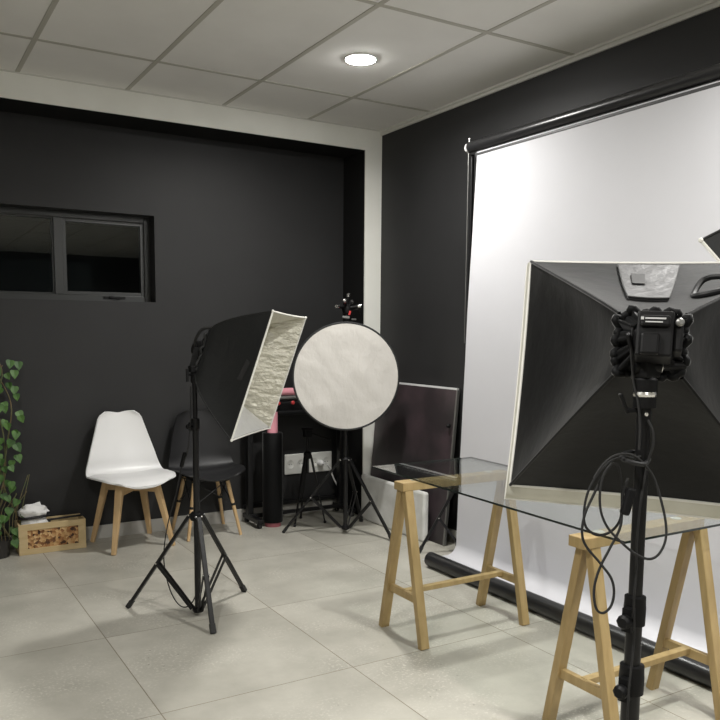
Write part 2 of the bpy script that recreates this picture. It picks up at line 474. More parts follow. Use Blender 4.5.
# ------------------------------------------------------------------ ceiling lights
def downlight(x, y, lab, k):
    t = thing('ceiling_light', lab, 'ceiling light', (x, y, ZC), 'recessed ceiling downlights')
    MB().lathe((x, y, ZC), (0, 0, -1), [(0.078, 0), (0.086, 0.0), (0.0865, 0.003), (0.083, 0.006), (0.078, 0.006)], 40).build('trim_ring', 'whitepl', t)
    b = MB(); b.lathe((x, y, ZC), (0, 0, -1), [(0.078, 0.004), (0.076, 0.007), (0.066, 0.010), (0.040, 0.013), (0, 0.014)], 40)
    o = b.build('diffuser', LAMP, t)
    return t
def beam(t, w):
    l_ = bpy.data.lights.new('lamp_beam', 'AREA'); l_.shape = 'DISK'; l_.size = 0.13; l_.energy = w; l_.spread = math.radians(165)
    l_.color = (1.0, 0.982, 0.945)
    o_ = bpy.data.objects.new('lamp_beam', l_); COL.objects.link(o_); o_.parent = t; o_.location = (0, 0, -0.018)
LAMP = emit_mat('lamp_glow', (1.0, 0.982, 0.945), 255.0)
for x, y, pw, lab in ((2.222, 3.708, 22, 'round lit downlight in the ceiling panel above the back corner'),
                      (2.222, 1.235, 27, 'round lit downlight in the ceiling above the glass table end'),
                      (2.800, -0.02, 24, 'round lit downlight in the ceiling behind the camera on the backdrop side'),
                      (-0.20, 1.235, 31, 'round lit downlight in the ceiling left of the camera'),
                      (-0.20, -1.21, 21, 'round lit downlight in the ceiling behind the camera on the left'),
                      (4.40, -2.6, 20, 'round lit downlight in the ceiling of the side bay'),
                      (0.60, -3.66, 20, 'added unseen downlight in the ceiling near the rear wall')):  # unseen lamp added to brighten the rear ceiling mirrored in the window
    beam(downlight(x, y, lab, 0), pw)

# ------------------------------------------------------------------ chairs
def smooth_end(t, a=0.10):
    """rounding of the outline near both ends of the shell"""
    return 1.0
def shell_fn(prof, flat=0.0, lift=0.02, fwd=0.03):
    """prof: list of (y, z, halfwidth) front lip to back top"""
    P = spline([V((a, b, c)) for a, b, c in prof], 8)
    L = [0.0]
    for a, b in zip(P, P[1:]): L.append(L[-1] + math.hypot((b - a).x, (b - a).y))
    tot = L[-1]
    def at(s):
        d = s * tot
        for i in range(len(P) - 1):
            if L[i + 1] >= d or i == len(P) - 2:
                k = (d - L[i]) / max(1e-9, L[i + 1] - L[i]); return P[i].lerp(P[i + 1], k)
    def fn(uu, s):
        u = 2 * uu - 1
        p = at(s); hw = p.z
        # rounded corners: superellipse shrink at the two ends
        e = 0.060
        d = min(s * tot / e, (1 - s) * tot / (e * 0.8), 1.0)
        hw *= (1 - 0.26 * (1 - d) ** 2.4)
        dip = -0.012 * math.exp(-((u) / 0.45) ** 2) * max(0, (s - 0.85) / 0.15)
        wseat = 1 - min(1, max(0, (s - 0.35) / 0.25))
        z = p.y + lift * wseat * abs(u) ** 2.5 + dip
        y = p.x - fwd * (1 - wseat) * abs(u) ** 2.2
        if s < 0.12: z -= 0.018 * (1 - s / 0.12) ** 2 * (1 - 0.6 * u * u)
        return V((u * hw, y, z))
    return fn

def make_chair(name, label, loc, rz, white):
    t = thing(name, label, 'chair', loc, 'side chairs by the black wall')
    T = Matrix.Translation(loc) @ Matrix.Rotation(rz, 4, 'Z')
    if white:
        prof = [(-0.240, 0.412, 0.200), (-0.12, 0.420, 0.245), (0.02, 0.415, 0.255), (0.10, 0.425, 0.252), (0.150, 0.480, 0.240), (0.170, 0.58, 0.212), (0.188, 0.70, 0.174), (0.206, 0.835, 0.132)]
    else:
        prof = [(-0.235, 0.405, 0.200), (-0.12, 0.420, 0.228), (0.00, 0.413, 0.232), (0.075, 0.420, 0.230), (0.118, 0.475, 0.222), (0.134, 0.57, 0.206), (0.148, 0.70, 0.178), (0.160, 0.818, 0.142)]
    fn = shell_fn(prof, lift=0.028, fwd=0.035)
    MB(T).grid(fn, 24, 36).build('seat_shell', 'whitepl' if white else 'blackpl', t, solid=0.009, solid_off=1, angle=60)
    if white:
        c = MB(T)
        def cf(a, b):
            p = fn(0.5 + (a - 0.5) * 0.93, 0.015 + b * 0.40)
            e = min(a, 1 - a, b * 0.9, (1 - b) * 0.9)
            return p + V((0, -0.006 * (1 - b), 0.006 + 0.028 * min(1, e / 0.16) ** 0.5))
        c.grid(cf, 20, 20)
        c.build('seat_cushion', 'whitecush', t, solid=0.006, solid_off=1, angle=70)
    tips = [(-0.192, -0.195), (0.192, -0.195), (-0.192, 0.185), (0.192, 0.185)]
    if not white: tips = [(-0.182, -0.170), (0.178, -0.176), (-0.178, 0.168), (0.190, 0.168)]
    if white:
        for (x, y) in tips:
            tx, ty = x * 0.60, y * 0.62
            d = V((0.7071, 0.7071, 0)) if x * y > 0 else V((0.7071, -0.7071, 0))
            MB(T).bar((x, y, 0), (tx, ty, 0.405), 0.026, 0.026, V((x, y, 0)), 0.048, 0.036).build('leg', 'beech', t, smooth=False, bevel=0.004)
        r = MB(T)
        r.bar((-0.115, -0.121, 0.372), (0.115, 0.115, 0.372), 0.040, 0.055); r.bar((0.115, -0.121, 0.373), (-0.115, 0.115, 0.373), 0.040, 0.053)
        r.bar((-0.13, -0.10, 0.385), (0.13, -0.10, 0.385), 0.022, 0.036)
        r.build('under_frame', 'beech', t, smooth=False, bevel=0.003)
        b = MB(T); b.lathe((0, 0, 0.400), (0, 0, 1), [(0, 0), (0.12, 0), (0.125, 0.006), (0.10, 0.010), (0, 0.010)], 24); b.build('mounting_plate', 'plastic', t)
    else:
        for (x, y) in tips:
            MB(T).cyl((x, y, 0), (x * 0.62, y * 0.62, 0.375), 0.0105, 0.0145, 14).build('leg', 'beech', t)
        w = MB(T)
        A = [V((x, y, 0)).lerp(V((x * 0.62, y * 0.62, 0.375)), 0.55) for x, y in tips]
        B = [V((x, y, 0)).lerp(V((x * 0.62, y * 0.62, 0.375)), 0.98) for x, y in tips]
        for i, j in ((0, 1), (1, 3), (3, 2), (2, 0)):
            w.cyl(A[i], B[j], 0.0035, seg=8); w.cyl(A[j], B[i], 0.0035, seg=8)
        for p in A + B: w.ball(p, 0.016, 10)
        w.tube([B[0] + V((0, 0, .012)), B[1] + V((0, 0, .012)), B[3] + V((0, 0, .012)), B[2] + V((0, 0, .012))], 0.007, closed=True)
        w.build('wire_bracing', 'metal', t)
        b = MB(T)
        for p in B: b.cyl(p, p + V((0, 0, 0.034)), 0.012, 0.016, 10)
        b.build_each('seat_mount', 'plastic', t)
    return t
make_chair('side_chair', 'white padded chair with wooden legs beside the wooden crate', (1.318, 4.985, 0), math.radians(6), True)
make_chair('side_chair', 'black plastic chair with wooden legs behind the tripod stand', (1.826, 5.030, 0), math.radians(0), False)

# ------------------------------------------------------------------ crate with contents
cx0, cx1, cy0, cy1 = 0.656, 1.045, 5.032, 5.195
t = thing('wooden_crate', 'small open wooden crate with a wood slice panel beside the white chair', 'crate', ((cx0 + cx1) / 2, (cy0 + cy1) / 2, 0))
c = MB(); c.box(cx0, cx1, cy0, cy0 + 0.014, 0, 0.036); c.box(cx0, cx1, cy0, cy0 + 0.014, 0.148, 0.186)
c.box(cx0, cx0 + 0.05, cy0, cy0 + 0.014, 0.036, 0.148); c.box(cx1 - 0.045, cx1, cy0, cy0 + 0.014, 0.036, 0.148)
c.build('front_frame', 'crate', t, smooth=False, bevel=0.002)
MB().box(cx0 + 0.05, cx1 - 0.045, cy0 + 0.005, cy0 + 0.012, 0.036, 0.148).build('front_panel', 'chips', t, smooth=False)
MB().box(cx0, cx0 + 0.012, cy0 + 0.014, cy1 - 0.012, 0, 0.186).build('side_panel', 'crate', t, smooth=False, bevel=0.002)
MB().box(cx1 - 0.012, cx1, cy0 + 0.014, cy1 - 0.012, 0, 0.186).build('side_panel', 'crate', t, smooth=False, bevel=0.002)
MB().box(cx0, cx1, cy1 - 0.012, cy1, 0, 0.186).build('back_panel', 'crate', t, smooth=False, bevel=0.002)
MB().box(cx0 + 0.012, cx1 - 0.012, cy0 + 0.014, cy1 - 0.012, 0, 0.012).build('bottom', 'crate', t, smooth=False)

def lump(mb, c, sx, sy, sz, amp, seed, n=26):
    c = V(c)
    def fn(a, b):
        th = 2 * math.pi * a; ph = math.pi * b
        d = V((math.cos(th) * math.sin(ph), math.sin(th) * math.sin(ph), math.cos(ph)))
        k = 1 + amp * noise.noise(d * 2.6 + V((seed, 0, 0))) + amp * 0.5 * noise.noise(d * 6 + V((0, seed, 0)))
        return c + V((d.x * sx, d.y * sy, d.z * sz)) * k
    mb.grid(fn, n, n // 2)
ct = thing('white_cloth', 'crumpled white cloth bundle tied with a black band in the crate', 'cloth', (0.76, 5.11, 0.013))
b = MB(); lump(b, (0.752, 5.105, 0.250), 0.080, 0.056, 0.044, 0.30, 1.0); lump(b, (0.762, 5.105, 0.130), 0.094, 0.056, 0.098, 0.14, 3.0)
b.build('bundle', 'cloth', ct, angle=80)
b = MB(); b.tube([(0.757 + 0.086 * math.cos(a), 5.105 + 0.052 * math.sin(a), 0.219 + 0.006 * math.cos(a)) for a in [2 * math.pi * i / 28 for i in range(28)]], 0.008, 6, True)
b.build('black_band', 'band', ct)
b = MB(); b.grid(lambda a, s: V((0.825 + 0.17 * a, 5.085 + 0.03 * s + 0.02 * a, 0.190 + 0.012 * math.sin(5 * a) * (1 - a) )), 16, 3)
b2 = MB(); b2.bar((0.835, 5.105, 0.186), (1.042, 5.115, 0.192), 0.020, 0.010)
b2.bar((0.835, 5.105, 0.190), (0.83, 5.10, 0.03), 0.03, 0.03)
tag(b2.build('black_strap', 'band', smooth=False, bevel=0.003, loc=(0.93, 5.11, 0.18)), 'flat black strap lying across the top of the wooden crate', 'strap')
b.bm.free()

# ------------------------------------------------------------------ ivy
iv = thing('ivy_plant', 'artificial ivy vine with heart shaped green leaves at the left edge', 'plant', (0.575, 5.06, 0))
MB().lathe((0.545, 5.08, 0), (0, 0, 1), [(0, 0), (0.062, 0), (0.075, 0.10), (0.078, 0.105), (0.070, 0.105), (0.066, 0.09), (0, 0.09)], 24).build('pot', 'pot', iv)
st = MB()
stems = []
def vine(x, y, z0, z1, amp, ph):
    pts = []
    n = 26
    for i in range(n + 1):
        k = i / n; z = z0 + (z1 - z0) * k
        pts.append(V((x + amp * math.sin(7.0 * k * math.pi / 2 + ph) + 0.012 * math.sin(17 * k + ph), y + 0.5 * amp * math.cos(6 * k + ph), z)))
    stems.append(pts); st.tube(pts, 0.0045, 6, rs=[0.006 - 0.003 * i / n for i in range(n + 1)])
vine(0.625, 5.13, 0.07, 1.17, 0.035, 0.3); vine(0.592, 5.12, 0.07, 1.14, 0.032, 2.2); vine(0.56, 5.11, 0.07, 1.16, 0.04, 4.0)
for k in range(7):
    a = 0.55 + 0.02 * k; st.tube(spline([(a, 5.09, 0.08), (a + 0.03 * random.random(), 5.10, 0.25), (a + 0.05 + 0.05 * random.random(), 5.11, 0.36 + 0.12 * random.random())], 6), 0.0025, 5)
st.build('stem', 'stem', iv)
lf = MB()
def leaf(p, n, upv, s):
    n = V(n).normalized(); u = V(upv); u = (u - n * u.dot(n)).normalized(); r = u.cross(n)
    prof = [(0, 0.0), (0.34, 0.16), (0.50, 0.02), (0.52, -0.22), (0.36, -0.55), (0.15, -0.85), (0, -1.05)]
    c = [lf.v(p + u * (y * s) + n * 0.0) for _, y in prof]
    Lr = []; Rr = []
    for i, (x, y) in enumerate(prof):
        if x == 0: Lr.append(c[i]); Rr.append(c[i]); continue
        lift = n * (0.22 * x * s)
        Lr.append(lf.v(p + u * (y * s) - r * (x * s) + lift)); Rr.append(lf.v(p + u * (y * s) + r * (x * s) + lift))
    for i in range(len(prof) - 1):
        for S in (Lr, Rr):
            q = []
            for v_ in (c[i], c[i + 1], S[i + 1], S[i]):
                if v_ not in q: q.append(v_)
            if len(q) > 2: lf.f(q)
for S, cnt in ((stems[0], 21), (stems[1], 19), (stems[2], 17)):
    for i in range(cnt):
        k = (i + random.random() * 0.6) / cnt
        p = S[int(k * (len(S) - 1))]
        side = 1 if i % 2 else -1
        q = p + V((side * (0.022 + 0.025 * random.random()), -0.02 - 0.03 * random.random(), 0.01 * random.random()))
        leaf(q, (0.35 * random.uniform(-1, 1) - 0.1, -1, 0.5 * random.uniform(-0.3, 1)), (0.5 * random.uniform(-1, 1), 0, 1), 0.036 + 0.016 * random.random())
for q in ((0.655, 5.08, 1.165), (0.700, 5.10, 1.155), (0.675, 5.09, 1.105), (0.672, 5.09, 1.01), (0.69, 5.09, 0.86), (0.672, 5.09, 0.74), (0.675, 5.09, 0.60), (0.64, 5.05, 0.16), (0.63, 5.02, 0.10)):
    leaf(V(q), (0.1, -1, 0.35), (random.uniform(-.4, .4), 0, 1), 0.048)
lf.build('foliage', 'leaf', iv, solid=0.0006, angle=80)

# ------------------------------------------------------------------ light stands
def stand(name, label, centre, zhub, zlow, feet, poles, rleg=0.0105, group=None, knob_dir=(-1, -0.3, 0), collars=True, joint=0.52):
    """tripod: feet are (x, y) on the floor; poles: list of (z0, z1, radius)"""
    cx, cy = centre
    t = thing(name, label, 'light stand', (cx, cy, 0), group)
    r0 = poles[0][2]
    for i, (z0, z1, r) in enumerate(poles):
        MB().cyl((cx, cy, z0), (cx, cy, z1), r, seg=20).build('pole', 'metal', t)
    kd = V(knob_dir).normalized()
    for i, (z0, z1, r) in enumerate(poles[:-1]):
        if not collars: break
        c = MB(); c.lathe((cx, cy, z1 - 0.034), (0, 0, 1), [(r, 0), (r * 1.32, 0.002), (r * 1.36, 0.03), (r * 1.30, 0.042), (r * 1.3, 0.05), (r * .8, 0.052)], 22)
        for dz in (0.028, 0.004):
            c.bar(V((cx, cy, z1 - 0.034 + dz)) + kd * r, V((cx, cy, z1 - 0.034 + dz)) + kd * (r + 0.018), 0.016, 0.015)
        co_ = c.build('collar', 'plastic', t, angle=35)
        k = MB(); kp = V((cx, cy, z1 - 0.018)) + kd * (r + 0.010)
        k.cyl(kp, kp + kd * 0.010, 0.004, seg=8); k.lathe(kp + kd * 0.008, kd, [(0, 0), (0.010, 0), (0.012, 0.003), (0.012, 0.012), (0.008, 0.016), (0, 0.016)], 8)
        k.build('knob', 'plastic', co_)
    h = MB(); h.lathe((cx, cy, zhub - 0.022), (0, 0, 1), [(r0, 0), (r0 + 0.014, 0), (r0 + 0.018, 0.012), (r0 + 0.018, 0.028), (r0 + 0.006, 0.04), (r0, 0.04)], 24)
    h.build('hub', 'plastic', t)
    h = MB(); h.lathe((cx, cy, zlow - 0.012), (0, 0, 1), [(r0 - 0.003, 0), (r0 + 0.008, 0), (r0 + 0.012, 0.006), (r0 + 0.012, 0.018), (r0 + 0.004, 0.024), (r0 - 0.003, 0.024)], 24)
    h.build('lower_ring', 'plastic', t)
    for (fx, fy) in feet:
        d = V((fx - cx, fy - cy, 0)).normalized()
        a = V((cx, cy, zhub)) + d * (r0 + 0.020); b = V((fx, fy, 0.012)); side = d.cross(V((0, 0, 1)))
        lg = MB().bar(a, b, rleg * 2.1, rleg * 1.5, V((0, 0, 1))).build('leg', 'metal', t, smooth=False, bevel=0.003)
        ft = MB().bar(b + (a - b).normalized() * 0.035, b - (a - b).normalized() * 0.010, rleg * 2.5, rleg * 2.0).build('rubber_foot', 'rubber', lg, smooth=False, bevel=0.003)
        j = a.lerp(b, joint); e = V((cx, cy, zlow)) + d * (r0 + 0.014)
        br = MB()
        for s in (-1, 1): br.bar(j + side * s * rleg * 1.15, e + side * s * rleg * 0.9, 0.004, rleg * 1.5)
        br.build_each('brace', 'metal', t, smooth=False)
        rv = MB()
        for s in (-1, 1):
            rv.cyl(j + side * s * rleg * 1.0, j + side * s * rleg * 1.75, 0.0042, seg=8); rv.cyl(a + side * s * rleg * 0.9, a + side * s * rleg * 1.6, 0.0042, seg=8)
        rv.build_each('rivet', 'chrome', lg)
    return t

# left stand
LC = (1.237, 3.531)
S1 = stand('light_stand', 'black tripod light stand in front of the chairs', LC, 0.490, 0.035,
           [(0.982, 3.806), (1.217, 3.281), (1.563, 3.751)], [(0.02, 0.93, 0.0150), (0.90, 1.15, 0.0115)], group='black tripod light stands')
# middle stand (under the round reflector)
MC = (2.624, 4.535)
S2 = stand('light_stand', 'black tripod light stand under the round reflector', MC, 0.505, 0.045,
           [(2.275, 4.756), (2.796, 4.224), (2.895, 4.775)], [(0.03, 0.95, 0.0150), (0.92, 1.44, 0.0115)], group='black tripod light stands')
# foreground stand
BC = (1.050, 0.856)
S3 = stand('light_stand', 'tall black clamp stand in the foreground carrying the big softbox', BC, 0.46, 0.05,
           [(0.66, 0.78), (1.20, 0.47), (1.27, 1.16)], [(0.03, 0.786, 0.0152), (0.70, 0.904, 0.0132), (0.86, 1.285, 0.0112)], rleg=0.012, group='black tripod light stands')
# stand of the far softbox, outside the frame
FC = (2.075, 0.865)
S4 = stand('light_stand', 'black tripod light stand beyond the end of the glass table', FC, 0.46, 0.05,
           [(1.74, 0.80), (2.33, 0.66), (2.17, 1.20)], [(0.03, 0.95, 0.0150), (0.90, 1.63, 0.0110)], group='black tripod light stands')

# ------------------------------------------------------------------ softboxes
def softbox(name, label, head, th, ph, ro, w, h, D, neck, fabric, group, skirt=False, bow=0.72, lining=True, shift=0.0):
    th, ph, ro = map(math.radians, (th, ph, ro)); head = V(head)
    n = V((math.cos(th) * math.cos(ph), math.sin(th) * math.cos(ph), -math.sin(ph)))
    e0 = V((-math.sin(th), math.cos(th), 0)); u0 = n.cross(e0)
    e = math.cos(ro) * e0 + math.sin(ro) * u0; u = -math.sin(ro) * e0 + math.cos(ro) * u0
    if u.z < 0: u = -u
    t = thing(name, label, 'softbox', head, group)
    def P(side, s, a, off=0.0):
        """side 0 top, 1 bottom, 2 +e, 3 -e; s 0 neck..1 front; a -1..1 along the edge"""
        k = s ** bow
        ew = neck + (w / 2 - neck) * k - off; eh = neck + (h / 2 - neck) * k - off
        sag = 0.030 * math.sin(math.pi * min(1, s * 1.0)) * (1 - a * a) + 0.004 * s * (1 - a * a)
        c = head + n * (D * s) + u * (shift * (1 - k))
        if side == 0: return c + e * (a * ew) + u * (eh - sag)
        if side == 1: return c + e * (-a * ew) - u * (eh - sag)
        if side == 2: return c + e * (ew - sag) + u * (-a * eh)
        return c - e * (ew - sag) + u * (a * eh)
    for side in range(4):
        MB().grid(lambda s, a: P(side, s, 2 * a - 1), 18, 18).build('fabric_panel', fabric, t, angle=70)
        if lining:
            MB().grid(lambda s, a: P(side, 0.04 + 0.955 * s, 2 * a - 1, 0.004), 14, 14).build('silver_lining', 'silver2' if side == 1 else 'silver', t, angle=70)
    # piping along the four corner rods and the front edge
    r = MB()
    for se, su in ((-1, 1), (1, 1), (1, -1), (-1, -1)):
        pts = []
        for i in range(15):
            s = i / 14; k = s ** bow
            pts.append(head + n * (D * s) + u * (shift * (1 - k)) + e * (se * (neck + (w / 2 - neck) * k)) + u * (su * (neck + (h / 2 - neck) * k)))
        r.tube(pts, 0.0035, 6)
    r.build_each('corner_piping', fabric, t)
    c = head + n * D
    cs = [c + e * (a * w / 2) + u * (b * h / 2) for a, b in ((-1, 1), (1, 1), (1, -1), (-1, -1))]
    pts = []
    for i in range(4):
        A, B = cs[i], cs[(i + 1) % 4]
        mid = (A + B) / 2; inw = (c - mid).normalized()
        for k in range(10):
            q = k / 10; a_ = 2 * q - 1
            pts.append(A.lerp(B, q) + inw * 0.004 * (1 - a_ * a_))
    r = MB(); r.tube(pts, 0.0042, 6, True); r.build('front_rim', 'rim', t)
    if not skirt:
        g_ = MB()
        for q in cs: g_.ball(q, 0.0065, 8)
        g_.build_each('rod_tip', 'rim', t)
    else:
        def flare(p, fl):
            a_ = (p - c).dot(e) / (w / 2); b_ = (p - c).dot(u) / (h / 2)
            return e * (a_ * fl * 0.8) + u * (b_ * fl * (1.5 if b_ < 0 else 0.25))
        sk = MB(); m_ = len(pts)
        rows = []
        for (dn, fl) in ((0.0, 0.0), (0.016, 0.012), (0.044, 0.019)):
            rows.append([sk.v(p + n * dn + flare(p, fl)) for p in pts])
        for A, B in zip(rows, rows[1:]):
            for i in range(m_): sk.f([A[i], A[(i + 1) % m_], B[(i + 1) % m_], B[i]])
        sk.build('diffuser_edge', 'skirtfab', t, angle=80)
        d = MB(); k0 = [p + n * 0.044 + flare(p, 0.019) for p in pts]
        cv = d.v(c + n * 0.048); kv = [d.v(p) for p in k0]
        for i in range(m_): d.f([kv[i], kv[(i + 1) % m_], cv])
        d.build('front_diffuser', 'rim', t, angle=80)
        d = MB(); d.tube(k0, 0.0028, 6, True); d.build('diffuser_hem', 'rim', t)
    # gathered neck collar
    g_ = MB()
    pts = []
    for i in range(144):
        a = 2 * math.pi * i / 144
        sx = max(-1, min(1, 1.25 * math.cos(a))); sy = max(-1, min(1, 1.25 * math.sin(a)))
        wob = 0.0035 * math.sin(13 * a) + 0.0025 * math.sin(23 * a + 1)
        pts.append(head + u * shift - n * (0.006 + wob) + e * (sx * (neck + wob)) + u * (sy * (neck + wob)))
    g_.tube(pts, 0.007, 8, True)
    inner = [p + (head + u * shift - p) * 0.45 - n * 0.03 for p in pts]
    A = [g_.v(p) for p in pts]; B = [g_.v(p) for p in inner]
    for i in range(144): g_.f([A[i], A[(i + 1) % 144], B[(i + 1) % 144], B[i]])
    g_.build('neck_collar', fabric, t, angle=80)
    return t, n, e, u, P

def lamp_head(parent, head, n, e, u, post, rr, scale=1.0):
    """socket body, tilt bracket and clamp between the softbox neck and the top of a stand at 'post'"""
    head = V(head); post = V(post); s = scale
    b = MB()
    b.lathe(head + n * 0.02, -n, [(0, 0), (0.052 * s, 0), (0.056 * s, 0.03), (0.050 * s, 0.06), (0.040 * s, 0.085), (0.032 * s, 0.105), (0, 0.108)], 24)
    lo = b.build('lamp_socket', 'plastic', parent, angle=35)
    br = MB()
    q = head - n * 0.045
    side = n.cross(V((0, 0, 1))).normalized()
    for sgn in (-1, 1):
        br.bar(q + side * sgn * 0.056 * s + V((0, 0, 0.012)), V((post.x, post.y, post.z + 0.020)) + side * sgn * 0.024 * s, 0.007, 0.030, n)
    br.box(post.x - 0.024 * s, post.x + 0.024 * s, post.y - 0.022 * s, post.y + 0.022 * s, post.z - 0.004, post.z + 0.026)
    br.build('tilt_bracket', 'plastic', parent, smooth=False, bevel=0.003)
    cl_ = MB(); cl_.lathe((post.x, post.y, post.z - 0.052), (0, 0, 1), [(rr, 0), (rr + 0.007, 0), (rr + 0.008, 0.045), (rr + 0.003, 0.05), (0, 0.05)], 20)
    cl_.build('clamp_sleeve', 'plastic', parent)
    return lo

# left softbox: seen from its side, silver interior showing
HL = (1.330, 3.572, 1.248)
SB1, n1, e1, u1, P1 = softbox('softbox', 'square black softbox with silver interior on the tripod before the chairs', HL, -41, 18.3, -1.6, 0.60, 0.585, 0.311, 0.105, 'fabric', 'square softboxes')
lo = lamp_head(SB1, V(HL) - n1 * 0.0, n1, e1, u1, (LC[0], LC[1], 1.165), 0.0115)
k = MB(); q = V((LC[0], LC[1], 1.15))
k.cyl(q + V((-0.012, -0.008, 0)), q + V((-0.045, -0.03, 0)), 0.006, seg=10); k.bar(q + V((-0.045, -0.03, -0.03)), q + V((-0.045, -0.03, 0.03)), 0.012, 0.010)
k.build('tilt_knob', 'plastic', SB1, smooth=False, bevel=0.002)
k = MB(); k.lathe((LC[0], LC[1], 1.118), (0, 0, 1), [(0.010, 0), (0.0165, 0.0), (0.0165, 0.008), (0.01, 0.008)], 16); k.build('steel_ring', 'chrome', SB1)
k = MB(); k.bar(P1(3, 0.80, -0.15) - e1 * 0.004, P1(3, 0.86, 0.20) - e1 * 0.004, 0.022, 0.005, -e1); k.build('hook_patch', 'band', SB1, smooth=False)
b = MB()
hp = V(HL) - n1 * 0.05 + u1 * 0.10
b.tube(spline([V(HL) - n1 * 0.05 - u1 * 0.02, V(HL) - n1 * 0.065 + u1 * 0.03 - e1 * .06, hp + n1 * 0.01 - e1 * 0.085, V(HL) + n1 * 0.02 + u1 * 0.130 - e1 * 0.09, P1(0, 0.10, -0.8) + u1 * 0.012], 8), 0.007, 8)
b.build('cord_loop', 'rubber', SB1)

# big foreground softbox seen from behind
HB = (1.088, 0.880, 1.362)
SB2, n2, e2, u2, P2 = softbox('softbox', 'large softbox seen from behind with pale diffuser edge in the foreground', HB, 38.9, 14.3, 1.44, 0.546, 0.514, 0.421, 0.052, 'fabricb', 'square softboxes', skirt=True, bow=0.95, lining=False, shift=-0.030)
# flap with tag on its top panel
def patch(P, s0, s1, a0, a1, off, un, n=8, side=0):
    m = MB(); m.grid(lambda a, b: P(side, s0 + (s1 - s0) * a, a0 + (a1 - a0) * b) + un * off, n, n); return m
fp = patch(P2, 0.42, 0.95, -0.17, 0.31, 0.006, u2, 12).build('label_flap', 'flap', SB2, solid=0.003, angle=80)
patch(P2, 0.66, 0.80, 0.10, 0.22, 0.0105, u2, 4).build('tag', 'tag', fp, solid=0.002, angle=80)
b = MB(); b.tube([P2(0, 0.42, -0.17 + 0.48 * i / 10) + u2 * 0.007 for i in range(11)], 0.0022, 6)
for a in (-0.17, 0.31): b.tube([P2(0, 0.42 + 0.53 * i / 10, a) + u2 * 0.007 for i in range(11)], 0.0012, 6)
b.build_each('binding', 'tag', fp)
b = MB()
lp = [P2(0, 0.52, -0.40), P2(0, 0.58, -0.46) + u2 * 0.022, P2(0, 0.57, -0.62) + u2 * 0.026, P2(0, 0.52, -0.80) + u2 * 0.016, P2(0, 0.47, -0.92), P2(0, 0.42, -0.72) + u2 * 0.006, P2(0, 0.44, -0.5) + u2 * 0.005]
b.tube(spline(lp, 8, True), 0.006, 8, True)
b.build('carry_strap', 'band', SB2)
hb = V(HB) + u2 * -0.034 - e2 * 0.006
lo = lamp_head(SB2, hb + V((0, 0, 0.0)), n2, e2, u2, (BC[0], BC[1], 1.285), 0.0110, 0.72)
b = MB()     # square lamp body behind the neck
bc = hb - n2 * 0.035
def obox(mb, c, ex, ey, ez, a, b_, c_):
    p = [mb.v(c + ex * (sx * a) + ey * (sy * b_) + ez * (sz * c_)) for sz in (-1, 1) for sy in (-1, 1) for sx in (-1, 1)]
    for q in ((0, 2, 3, 1), (4, 5, 7, 6), (0, 1, 5, 4), (2, 6, 7, 3), (0, 4, 6, 2), (1, 3, 7, 5)): mb.f([p[i] for i in q])
obox(b, bc - n2 * 0.028, e2, n2, u2, 0.027, 0.030, 0.036)
obox(b, bc - n2 * 0.062 + u2 * 0.018, e2, n2, u2, 0.022, 0.004, 0.009)
obox(b, bc - n2 * 0.062 - u2 * 0.018 + e2 * 0.006, e2, n2, u2, 0.014, 0.005, 0.017)
obox(b, bc - n2 * 0.030 - e2 * 0.034, e2, n2, u2, 0.007, 0.022, 0.026)
bo = b.build('lamp_body', 'plastic', SB2, smooth=False, bevel=0.004)
b = MB()
obox(b, bc - n2 * 0.0668 + u2 * 0.021 + e2 * 0.000, e2, n2, u2, 0.0150, 0.0006, 0.0012)
obox(b, bc - n2 * 0.0668 + u2 * 0.0155 + e2 * 0.002, e2, n2, u2, 0.0125, 0.0006, 0.0009)
obox(b, bc - n2 * 0.0668 + u2 * 0.021 + e2 * 0.019, e2, n2, u2, 0.0022, 0.0006, 0.0022)
b.build_each('printed_mark', 'ink', bo, smooth=False)
b = MB(); kq = bc - n2 * 0.055 - e2 * 0.034 + u2 * 0.018; b.lathe(kq, -n2 - e2 * 0.4, [(0, 0), (0.006, 0), (0.0065, 0.005), (0.004, 0.008), (0, 0.008)], 14); b.build('dial', 'grey', bo)
b = MB(); pq = V((BC[0], BC[1], 1.300))
b.cyl(pq - rt * 0.020, pq + rt * 0.022, 0.013, seg=16)
b.cyl(pq + rt * 0.022, pq + rt * 0.062, 0.0085, 0.0070, 12)
b.build('tilt_handle', 'plastic', SB2)
b = MB(); b.cyl(pq + rt * 0.021, pq + rt * 0.0235, 0.0115, seg=16); b.build('steel_washer', 'chrome', SB2)
b = MB(); b.lathe((BC[0], BC[1], 1.250), (0, 0, 1), [(0.010, 0), (0.0185, 0.001), (0.020, 0.005), (0.0185, 0.009), (0.01, 0.010)], 18); b.build('steel_ring', 'chrome', SB2)
b = MB(); sq = V((BC[0], BC[1], 1.222)) - fw * 0.011; b.ball(sq, 0.004, 8); b.build('screw', 'chrome', SB2)
b = MB(); b.bar(V((BC[0], BC[1], 1.225)) - rt * 0.040 + V((0, 0, 0.030)), V((BC[0], BC[1], 1.225)) - rt * 0.026 - V((0, 0, 0.002)), 0.010, 0.006); b.bar(V((BC[0], BC[1], 1.228)) - rt * 0.030, V((BC[0], BC[1], 1.228)), 0.008, 0.008)
b.build('tightening_lever', 'plastic', SB2, smooth=False, bevel=0.002)

# far softbox, only its tip enters the frame
HF = (2.070, 0.948, 1.711)
SB3, n3, e3, u3, P3 = softbox('softbox', 'softbox of which only the dark tip shows at the right edge', HF, 89.6, 38.9, 79.2, 0.273, 0.761, 0.30, 0.06, 'fabric', 'square softboxes')
lamp_head(SB3, HF, n3, e3, u3, (FC[0], FC[1], 1.63), 0.0110)

